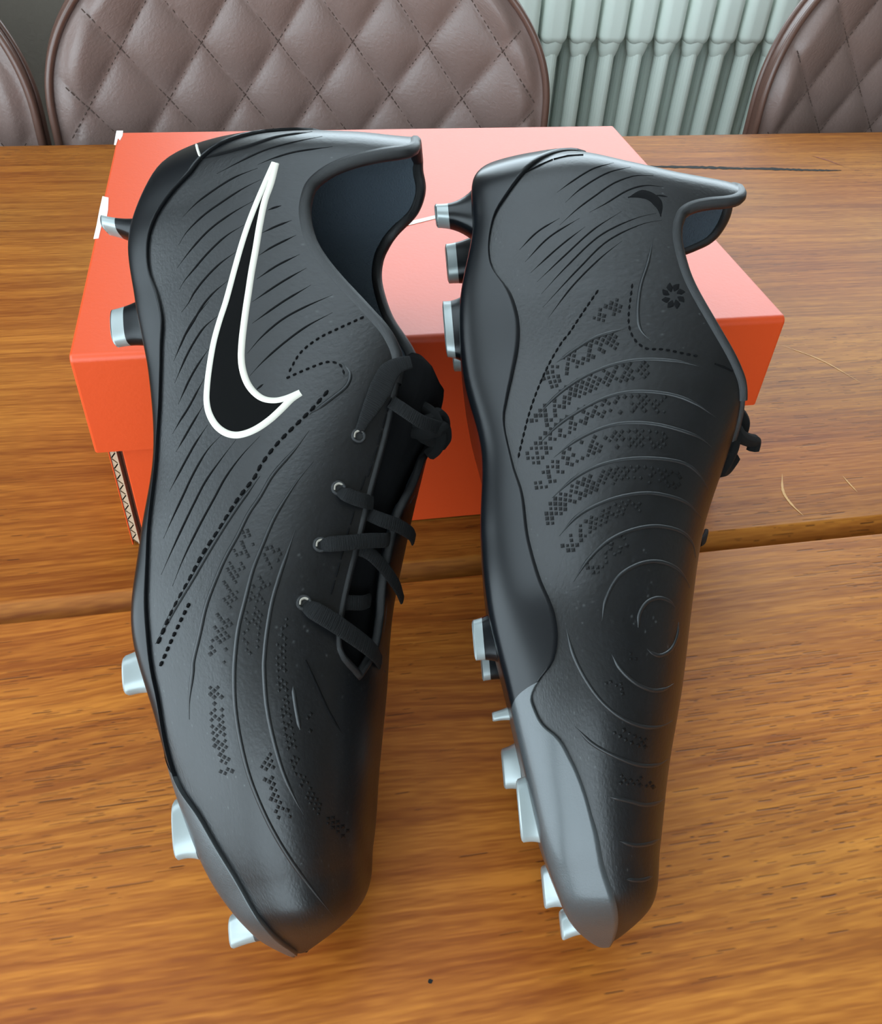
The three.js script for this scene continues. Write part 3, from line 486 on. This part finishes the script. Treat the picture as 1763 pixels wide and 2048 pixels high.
function buildBoot(b, label, sil) {
  const g = thing('football_boot', label, 'football boot'); const q = new THREE.Quaternion(), s = V3(), p = V3(); b.mat.decompose(p, q, s); g.position.copy(p); g.quaternion.copy(q);
  mesh('upper', upperGeo(b), M.upper, g);
  mesh('lining', liningGeo(b), M.lining, g);
  mesh('sole_plate', plateGeo(b, (v) => lerp(sil[0], sil[1], v), () => 1, .0013), M.plate, g).userData.label = 'glossy black heel and shank plate';
  mesh('forefoot_plate', plateGeo(b, () => 0, (v) => lerp(sil[0], sil[1], v) + .004, .0015), M.silver, g).userData.label = 'silver forefoot plate';
  const mid = (sg, th) => b.local(sg, th).add(b.inner(sg, th)).multiplyScalar(.5);
  const col = []; for (let k = 0; k <= 60; k++) { const sg = lerp(.60, .992, ease(k / 60)); col.push(mid(sg, tab(b.rimN, sg))); } for (let k = 60; k >= 0; k--) { const sg = lerp(.60, .992, ease(k / 60)); col.push(mid(sg, tab(b.rimF, sg))); }
  mesh('collar_rim', tube(col, .0026, 10, false, 320), M.upper, g);
  const thr = []; for (let k = 44; k >= 0; k--) { const sg = lerp(S0, .61, (k / 44) ** 1.4); thr.push(mid(sg, tab(b.rimN, sg))); } for (let k = 1; k <= 44; k++) { const sg = lerp(S0, .61, (k / 44) ** 1.4); thr.push(mid(sg, tab(b.rimF, sg))); }
  mesh('throat_edge', tube(thr, .0017, 8, false, 260), M.upper, g);
  // tongue under the laces, its padded top standing out of the collar
  const N = (sg) => tab(b.rimN, Math.min(sg, .6)), F = (sg) => tab(b.rimF, Math.min(sg, .58));
  const far = b.nearLateral ? 1 : -1;   // the padded side of the tongue lies away from the lacing edge
  const tg = gridGeo(60, 28, (i, j) => { const sg = lerp(S0 - .01, b.nearLateral ? .638 : .60, i), a = j * Math.PI * 2, c = (N(sg) + F(sg)) / 2 + far * 5 * i, hwid = (F(sg) - N(sg)) / 2 + lerp(9, 6, i), e = Math.sqrt(clamp(1 - Math.max(0, (i - .88) / .12) ** 2)), side = Math.cos(a) * far; const th = clamp(c + hwid * Math.cos(a) * lerp(.55, 1, e), -60, 240), off = -.0056 + smooth((i - .6) / .4) * (b.nearLateral ? .0012 + .0045 * smooth(side) : .0005) + (.0012 + .0018 * smooth((i - .6) / .3)) * e * Math.sin(a); return b.at(sg, th, off); });
  mesh('tongue', tg, M.tongue, g).userData.label = 'dark fabric tongue';
  return g;
}
const bootL = buildBoot(bL, 'black football boot with a white outlined tick logo, leaning heel-up on the box', [.21, .275]);
const bootR = buildBoot(bR, 'black football boot with curved ribs and no logo, silver forefoot plate facing out', [.28, .205]);

// studs: pixel of the tip, distance from the boot's middle plane, half length, half width, silver, spread of the root
for (const [u, v, w, a, c, sv, fs] of [[209, 450, .022, .0028, .0048, 0, 4.2], [228, 658, .022, .0072, .0042, 0, 1.3], [253, 1352, .037, .0066, .0045, 1, 1.8], [352, 1660, .037, .0092, .0045, 1, 1.6], [464, 1862, .014, .0054, .0048, 1, .8]]) {
  const t = bL.unproj(u, v, w); addStud(bL, bootL, -t.x, t, a, c, sv, fs);
}
for (const [u, v, w, a, c, sv, fs] of [[870, 432, .018, .0040, .0050, 0, 5.0], [888, 658, .022, .0115, .0050, 0, 1.0], [892, 528, -.022, .0092, .0050, 0, .8], [905, 720, -.024, .0050, .0040, 0, .8],
  [946, 1281, .038, .0070, .0050, 0, 1.2], [962, 1334, -.032, .0060, .0045, 0, .8], [984, 1434, .004, .0018, .0022, 1, 3.5], [1036, 1622, .038, .0100, .0045, 1, 1.0], [1004, 1538, -.030, .0080, .0045, 1, 1.4], [1084, 1776, -.018, .0076, .0045, 1, 1.4], [1120, 1852, .012, .0046, .0050, 1, 1.2]]) {
  const t = bR.unproj(u, v, w); addStud(bR, bootR, -t.x, t, a, c, sv, fs);
}
// the row on the far side of the first boot, hidden from here: the mirror image of the other boot's near row
for (const [u, v, w, a, c, sv, fs] of [[870, 432, .018, .0040, .0050, 0, 5.0], [888, 658, .022, .0115, .0050, 0, 1.0], [946, 1281, .030, .0066, .0045, 0, 1.2], [1036, 1622, .030, .0090, .0045, 1, 1.0]]) {
  const t = bR.unproj(u, v, w), sg = -t.x / bR.sb[3], dy = hermite(SG, bL.ub, sg) - hermite(SG, bR.ub, sg); t.y += dy; t.z *= -1; addStud(bL, bootL, -t.x, t, a, c, sv, fs);
}

// ---------------------------------------------------------------- details on the boots
// heel and quarter stripes
const stripesL = [cA([[1650, 100], [1400, 150], [1150, 220], [950, 310], [720, 430]]), cA([[1740, 190], [1400, 240], [1200, 300], [1080, 350]]), cA([[1080, 380], [880, 460], [700, 570], [540, 690], [420, 810]]), cA([[1110, 480], [960, 555], [780, 670], [600, 800], [450, 950], [385, 1055]]), cA([[1040, 670], [850, 780], [660, 920], [500, 1090], [370, 1260]]), cA([[960, 880], [800, 980], [640, 1130], [520, 1270], [430, 1380], [390, 1450]]), cA([[900, 1110], [750, 1220], [620, 1350], [520, 1480], [470, 1570], [410, 1650]]), cA([[820, 1370], [690, 1480], [590, 1600], [500, 1760], [420, 1900]]),
  cB([[650, 10], [540, 140], [460, 270], [400, 400], [340, 540]]), cB([[740, 130], [610, 240], [520, 370], [450, 500], [350, 730]]), cB([[650, 430], [560, 560], [480, 700], [420, 830], [380, 920]]), cB([[610, 690], [540, 820], [470, 950], [400, 1060], [330, 1180]]), cB([[600, 930], [510, 1080], [430, 1220], [360, 1340]]), cB([[640, 1100], [540, 1250], [460, 1390], [380, 1540], [300, 1690]]),
  [...cB([[760, 1190], [640, 1320], [520, 1520], [420, 1730]]), ...cD([[330, 380], [250, 560]])], [...cB([[890, 1230], [760, 1400], [620, 1600]]), ...cD([[520, 250], [400, 500], [300, 720], [230, 880]])], [...cB([[1100, 1200], [940, 1370], [800, 1560]]), ...cD([[700, 200], [560, 460], [420, 750], [330, 980]])],
  cA([[1290, 710], [1230, 728], [1170, 750]]), cA([[1380, 840], [1250, 890], [1120, 950]]), cA([[1420, 970], [1200, 1080], [1090, 1150]]), cA([[1450, 1140], [1250, 1240], [1070, 1360]]), cA([[1510, 1260], [1300, 1380], [1030, 1560]]), cA([[1550, 1410], [1300, 1560], [1030, 1750]]), cB([[1740, -45], [1500, 60], [1300, 170], [1110, 330], [990, 470]]), cB([[1740, 110], [1500, 240], [1250, 430], [1100, 570], [1010, 670]]), cB([[1130, 740], [1100, 765], [1070, 790]])];
for (const s of stripesL) mesh('dark_stripe', ribbon(bL, s, .0009, .00022, .3), M.groove, bootL);
const stripesR = [[[940, 90], [800, 130], [650, 220], [540, 300]], [[1060, 120], [900, 160], [700, 280], [600, 370]], [[1220, 180], [1100, 180], [950, 230], [800, 330], [680, 420], [560, 530]], [[1290, 260], [1170, 250], [1050, 280], [880, 380], [770, 440]], [[1320, 330], [1275, 322], [1230, 320]], [[275, 705], [400, 580], [560, 480]], [[315, 790], [480, 620], [700, 480]], [[355, 865], [560, 680], [740, 540]], [[400, 930], [600, 740], [800, 560], [1000, 430]], [[430, 1015], [620, 810], [850, 600], [1100, 480], [1240, 445]], [[440, 1110], [700, 830], [900, 640], [1150, 520], [1280, 495]], [[475, 1190], [650, 960], [850, 760], [1000, 640]]];
for (const s of stripesR) mesh('dark_stripe', ribbon(bR, cG(s), .0008, .00022, .3), M.groove, bootR);
mesh('dark_patch', ribbon(bR, cG([[1040, 335], [1150, 312], [1225, 345], [1262, 400], [1272, 470]]), .0048, .00022, .3), M.groove, bootR).userData.label = 'matt black crescent';

// raised ribs over the forefoot
const ribsL = [cD([[1100, 10], [900, 280], [700, 590], [500, 930], [330, 1210], [180, 1490]]), [...cC([[520, 1150], [400, 1310], [200, 1540]]), ...cD([[1100, 190], [1000, 340], [900, 540], [800, 720], [720, 900], [630, 1140], [570, 1400], [510, 1660]]), ...c3([[470, 400], [450, 560], [450, 680]])], [...cC([[560, 1420], [420, 1590]]), ...cD([[1350, 170], [1230, 370], [1130, 600], [1040, 830], [970, 1100], [910, 1350], [880, 1600]]), ...c3([[705, 420], [710, 600], [740, 800], [790, 1000], [860, 1180], [940, 1340], [1040, 1500], [1160, 1660], [1280, 1810]])], [...cD([[1410, 490], [1340, 690], [1270, 900], [1210, 1110], [1160, 1400], [1140, 1600]]), ...c3([[875, 380], [890, 600], [930, 800], [990, 1000], [1060, 1150], [1100, 1220]])], c3([[1040, 490], [1055, 600], [1080, 740]])];
for (const s of ribsL) mesh('raised_rib', ribbon(bL, s, .0016, .00045, .12), M.rib, bootL);
const ribsR = [cF([[400, 580], [540, 480], [680, 400], [870, 345]]), cF([[250, 970], [380, 830], [540, 710], [700, 630], [860, 580], [1020, 560], [1260, 575], [1400, 610]]), cF([[260, 1170], [400, 1030], [560, 920], [740, 830], [900, 790], [1080, 790], [1250, 820], [1390, 880], [1520, 970]]), cF([[380, 1250], [520, 1140], [700, 1050], [860, 1010], [1080, 1015], [1300, 1070], [1420, 1120], [1490, 1180]]), c5([[560, 650], [700, 530], [850, 460], [1050, 430], [1290, 460], [1370, 520], [1420, 600]]), c5([[600, 860], [700, 750], [850, 670], [1000, 630], [1130, 625], [1290, 670], [1360, 730], [1380, 760]]), c5([[680, 1110], [760, 990], [880, 880], [1020, 820], [1150, 805], [1280, 840], [1335, 900], [1352, 980]]), c5([[835, 1330], [860, 1200], [930, 1080], [1050, 1010], [1150, 1000], [1250, 1040], [1305, 1110], [1318, 1145]]), c5([[1035, 1365], [1045, 1280], [1090, 1220], [1150, 1200], [1210, 1220], [1240, 1255]]), c6([[1335, 130], [1330, 200], [1290, 290], [1230, 325], [1180, 310], [1150, 285]]), c6([[945, 320], [1000, 410], [1090, 490], [1190, 530], [1260, 520], [1305, 490]]), c6([[675, 150], [720, 320], [800, 480], [900, 610], [1020, 700], [1150, 745], [1250, 735], [1300, 705]]), c6([[730, 740], [830, 840], [1000, 930], [1130, 970], [1230, 960], [1278, 928]]), c6([[920, 1150], [1040, 1175], [1140, 1200], [1220, 1185], [1250, 1165]]), c6([[990, 1410], [1080, 1435], [1170, 1425], [1230, 1398]]), c6([[1030, 1635], [1120, 1640], [1185, 1618]])];
for (const s of ribsR) mesh('raised_rib', ribbon(bR, s, .0015, .0004, .15), M.rib, bootR);

// tick logo: black field, white cord outline
{
  const eL = [...cA([[1228, 335], [1150, 510], [1075, 685], [1003, 870], [944, 1050], [880, 1275], [803, 1560]]), ...cB([[750, 180], [700, 360], [665, 550], [640, 750], [635, 900], [660, 1010], [720, 1110], [800, 1170], [880, 1190], [960, 1180], [1060, 1140], [1180, 1060], [1290, 960], [1380, 870], [1455, 818]])];
  const eR = [...cA([[1240, 340], [1195, 520], [1145, 660], [1098, 880], [1065, 1080], [1025, 1300], [995, 1500]]), ...cB([[985, 20], [960, 200], [940, 380], [935, 520], [950, 630], [990, 740], [1050, 820], [1130, 875], [1230, 890], [1330, 870], [1455, 818]])];
  const spaced = (px, n) => new THREE.CatmullRomCurve3(px.map(([u, v]) => V3(u, v, 0)), false, 'centripetal').getSpacedPoints(n).map((p) => [p.x, p.y]);
  const n = 90, A = spaced(eL, n), B = spaced(eR, n);
  const fill = gridGeo(n, 8, (i, j, a, c) => { const t = c / 8, [s, th] = bL.find(lerp(A[a][0], B[a][0], t), lerp(A[a][1], B[a][1], t)); return bL.at(s, th, .0004); });
  const N = V3().fromBufferAttribute(fill.attributes.normal, 400), ref = bL.normal(...bL.find(490, 800)); if (N.dot(ref) < 0) flip(fill);
  mesh('tick_logo', fill, M.logoBlack, bootL).userData.label = 'black tick logo field';
  const lg = bootL.children[bootL.children.length - 1];
  mesh('logo_outline', merged([ribbon(bL, eL, .0029, .0006, 0), ribbon(bL, eR, .0029, .0006, 0), ribbon(bL, cA([[1228, 350], [1180, 480], [1140, 600]]), .0034, .0006, .5)]), M.logoWhite, lg).userData.label = 'white raised outline of the tick logo';
}
// seams and stitches
mesh('stitching', merged([dashes(bL, [...cB([[1700, 800], [1560, 960], [1250, 1270], [1100, 1470]]), ...cD([[1060, 10], [900, 220], [740, 480], [600, 690], [470, 940], [340, 1180], [190, 1510]])], 13, 6, .0016, .0006), dashes(bL, cD([[480, 1130], [400, 1290], [330, 1440], [260, 1600], [200, 1740]]), 10, 6, .0014, .0006), dashes(bL, cC([[1000, 150], [780, 250], [600, 340], [440, 470], [340, 640]]), 8, 5, .0010, .0005), dashes(bL, cC([[320, 690], [500, 610], [700, 545], [800, 580], [830, 660]]), 8, 5, .0010, .0005), dashes(bL, cC([[1240, 860], [1120, 1290], [1030, 1580]]), 30, 4, .0008, .0004), dashes(bL, cE([[820, 10], [690, 420], [560, 900], [470, 1210]]), 30, 5, .0008, .0004), dashes(bL, c3([[1110, 340], [1180, 500], [1250, 650]]), 30, 3, .0009, .0004)]), M.stitch, bootL).userData.kind = 'stuff';
mesh('stitching', merged([dashes(bR, [...cG([[830, 990], [720, 1150], [620, 1300]]), ...cF([[440, 430], [350, 580], [280, 730], [210, 920], [150, 1150], [125, 1260]])], 9, 4, .0011, .0005), dashes(bR, cF([[930, 30], [905, 300], [940, 410], [1020, 480], [1150, 490], [1300, 520], [1430, 545]]), 8, 5, .0011, .0005), dashes(bR, cF([[1510, 590], [1590, 620], [1655, 655]]), 40, 2, .0010, .0004), dashes(bR, cG([[320, 160], [480, 80], [600, 45], [740, 35]]), 60, 1, .0010, .0004)]), M.stitch, bootR).userData.kind = 'stuff';
mesh('overlay_edge', ribbon(bR, [...cG([[1220, 620], [1180, 800], [1130, 960]]), ...cF([[970, 250], [990, 350], [1060, 430]])], .0016, .0005, .2), M.rib, bootR);
mesh('overlay_edge', ribbon(bL, cC([[820, 560], [880, 640], [860, 740], [700, 880], [520, 1010]]), .0016, .0005, .2), M.rib, bootL);
mesh('heel_seam', ribbon(bL, cA([[590, 300], [800, 240], [1000, 185], [1250, 105], [1560, 60]]), .0022, .0004, .15), M.groove, bootL);
mesh('heel_mark', ribbon(bL, cA([[550, 190], [565, 250], [590, 310]]), .0013, .0021, .1), M.logoWhite, bootL).userData.label = 'pale worn mark at the heel';
mesh('eyestay_edge', ribbon(bL, c3([[1110, 340], [1180, 500], [1250, 650], [1320, 760]]), .0012, .0004, .2), M.groove, bootL);

// grip dots, too small and too many to pick apart
mesh('grip_dots', dots(bR, [[cF([[650, 290], [760, 220], [860, 165]]), 4, .8], [cF([[330, 760], [400, 650], [560, 540], [700, 460], [840, 420]]), 5, .72], [cF([[230, 1060], [400, 870], [600, 740], [780, 680], [930, 640], [1060, 630]]), 5, .72], [cF([[200, 1290], [350, 1120], [560, 970], [750, 900], [950, 870], [1180, 880]]), 5, .72], [c5([[480, 620], [600, 470], [760, 370], [900, 330], [1060, 320], [1200, 340]]), 5, .7], [c5([[510, 790], [620, 670], [760, 580], [900, 530], [1040, 520], [1280, 560]]), 5, .7], [c5([[620, 960], [720, 840], [830, 760], [960, 700], [1060, 690]]), 4, .7], [c5([[760, 1060], [880, 930], [1000, 880]]), 5, .6], [c6([[1040, 300], [1100, 360]]), 3, .6], [c6([[890, 450], [1050, 550]]), 3, .5], [c6([[940, 740], [1100, 830], [1180, 840]]), 3, .6], [c6([[960, 1045], [1100, 1060], [1210, 1075]]), 3, .6]]), M.dots, bootR).userData.kind = 'stuff';
mesh('grip_dots', dots(bL, [[cD([[1030, 480], [930, 700], [850, 950], [790, 1250], [740, 1500], [715, 1700]]), 5, .55], [cD([[1240, 620], [1150, 850], [1080, 1080], [1030, 1320], [1010, 1600]]), 5, .45], [c3([[600, 480], [610, 700], [640, 900], [670, 1000]]), 4, .7], [c3([[870, 850], [930, 1080], [1000, 1260]]), 4, .7], [c3([[985, 70], [970, 300], [985, 560], [1020, 780], [1060, 950], [1180, 1180], [1350, 1340]]), 3, .8], [c3([[1110, 540], [1150, 760]]), 2, .4]]), M.dots, bootL).userData.kind = 'stuff';

// pinwheel emblem below the collar
{
  const [cx, cy] = [1000 + 1220 / 3.526, 560 + 112 / 3.526], out = [];
  for (let k = 0; k < 8; k++) { const a = k / 8 * Math.PI * 2 + .2; out.push(ribbon(bR, [[cx + 9 * Math.cos(a) * .9, cy + 9 * Math.sin(a)], [cx + 18 * Math.cos(a + .12) * .9, cy + 18 * Math.sin(a + .12)], [cx + 27 * Math.cos(a + .3) * .9, cy + 27 * Math.sin(a + .3)]], .0032, .00025, .4)); }
  mesh('pinwheel_emblem', merged(out), M.groove, bootR).userData.label = 'black eight-petal pinwheel emblem';
}

// laces and eyelets
for (const [u, v] of [[716, 872], [676, 977], [640, 1090], [607, 1206]]) eyelet(bL, bootL, u, v);
const W = .0052;
const laceL = [
  [cC([[1380, 560], [1290, 590], [1200, 660], [1130, 800], [1050, 960], [985, 1090], [955, 1180]]), [.003, .0030, .0034, .0034, .003, .0022, -.0005], [.0045, .0055, .0072, .0080, .0062, .0040, .0032]],
  [cC([[1230, 900], [1300, 970], [1400, 1060], [1500, 1100], [1600, 1090]]), [.001, .003, .005, .006, .006], [W, W, W, W, W]],
  [cE([[575, 130], [620, 180], [690, 215], [780, 240], [900, 250]]), [-.0005, .0018, .0022, .0018, -.001], [.0035, W, W, W, W]],
  [cE([[850, 330], [930, 400], [1040, 450], [1130, 510], [1190, 570]]), [-.003, .001, .003, .004, .003], [W, W, W, W, W]],
  [cE([[395, 650], [470, 640], [620, 625], [800, 600], [960, 590], [1060, 580]]), [-.0005, .0018, .0024, .0022, .002, -.001], [.0035, W, W, W, W, W]],
  [cE([[720, 640], [830, 700], [940, 820], [1030, 990], [1085, 1120]]), [-.002, .0005, .0015, .0030, .003], [W, W, W, W, .004]],
  [cE([[500, 1165], [640, 1160], [800, 1165], [930, 1150]]), [-.004, -.002, -.001, -.003], [W, W, W, W]],
  [cE([[258, 1165], [330, 1235], [480, 1335], [660, 1465], [820, 1590], [950, 1700]]), [-.0005, .0020, .0026, .0026, .0024, .0002], [.0038, .0062, .0064, .0064, .0064, .0056]]];
for (const [px, off, wd] of laceL) mesh('lace', lace(bL, px.map((p, k) => [p[0], p[1], off[k], wd[k]])), M.lace, bootL);
// knot where the laces cross the top of the throat
const loopL = (pts, r) => tube(pts.map(([u, v, z]) => bL.unproj(u, v, z)), r, 8, false, 40);
mesh('lace_knot', merged([loopL([[806, 838, .012], [832, 846, .014], [856, 842, .012], [874, 828, .006], [886, 842, .002], [884, 866, 0], [868, 880, .004], [848, 874, .010], [834, 858, .013]], .0026), loopL([[812, 800, .008], [838, 812, .010], [860, 826, .010], [872, 846, .010], [880, 872, .006], [872, 896, .002], [858, 908, 0]], .0027), loopL([[818, 862, .012], [846, 866, .014], [868, 862, .013], [886, 856, .006], [890, 874, .001], [878, 892, -.002]], .0026)]), M.lace, bootL);
const loopR = (pts, r) => tube(pts.map(([u, v, z]) => bR.unproj(u, v, z)), r, 8, false, 40);
mesh('lace_knot', merged([loopR([[1447, 822, .010], [1460, 816, .010], [1476, 826, .008], [1486, 846, .006], [1478, 872, .004], [1464, 880, .006]], .0026), loopR([[1450, 832, .014], [1466, 850, .012], [1480, 872, .010], [1496, 880, .006], [1508, 884, .002], [1505, 900, 0]], .0027), loopR([[1468, 868, .010], [1462, 896, .010], [1448, 928, .008], [1440, 940, .008], [1452, 934, .002], [1466, 915, 0]], .0029)]), M.lace, bootR);
mesh('lace', lace(bR, [[1398, 1085, 0, .004, -.012], [1407, 1078, 0, .005, -.016], [1411, 1066, 0, .004, -.022]], .002), M.lace, bootR);
renderer.render(scene, camera);
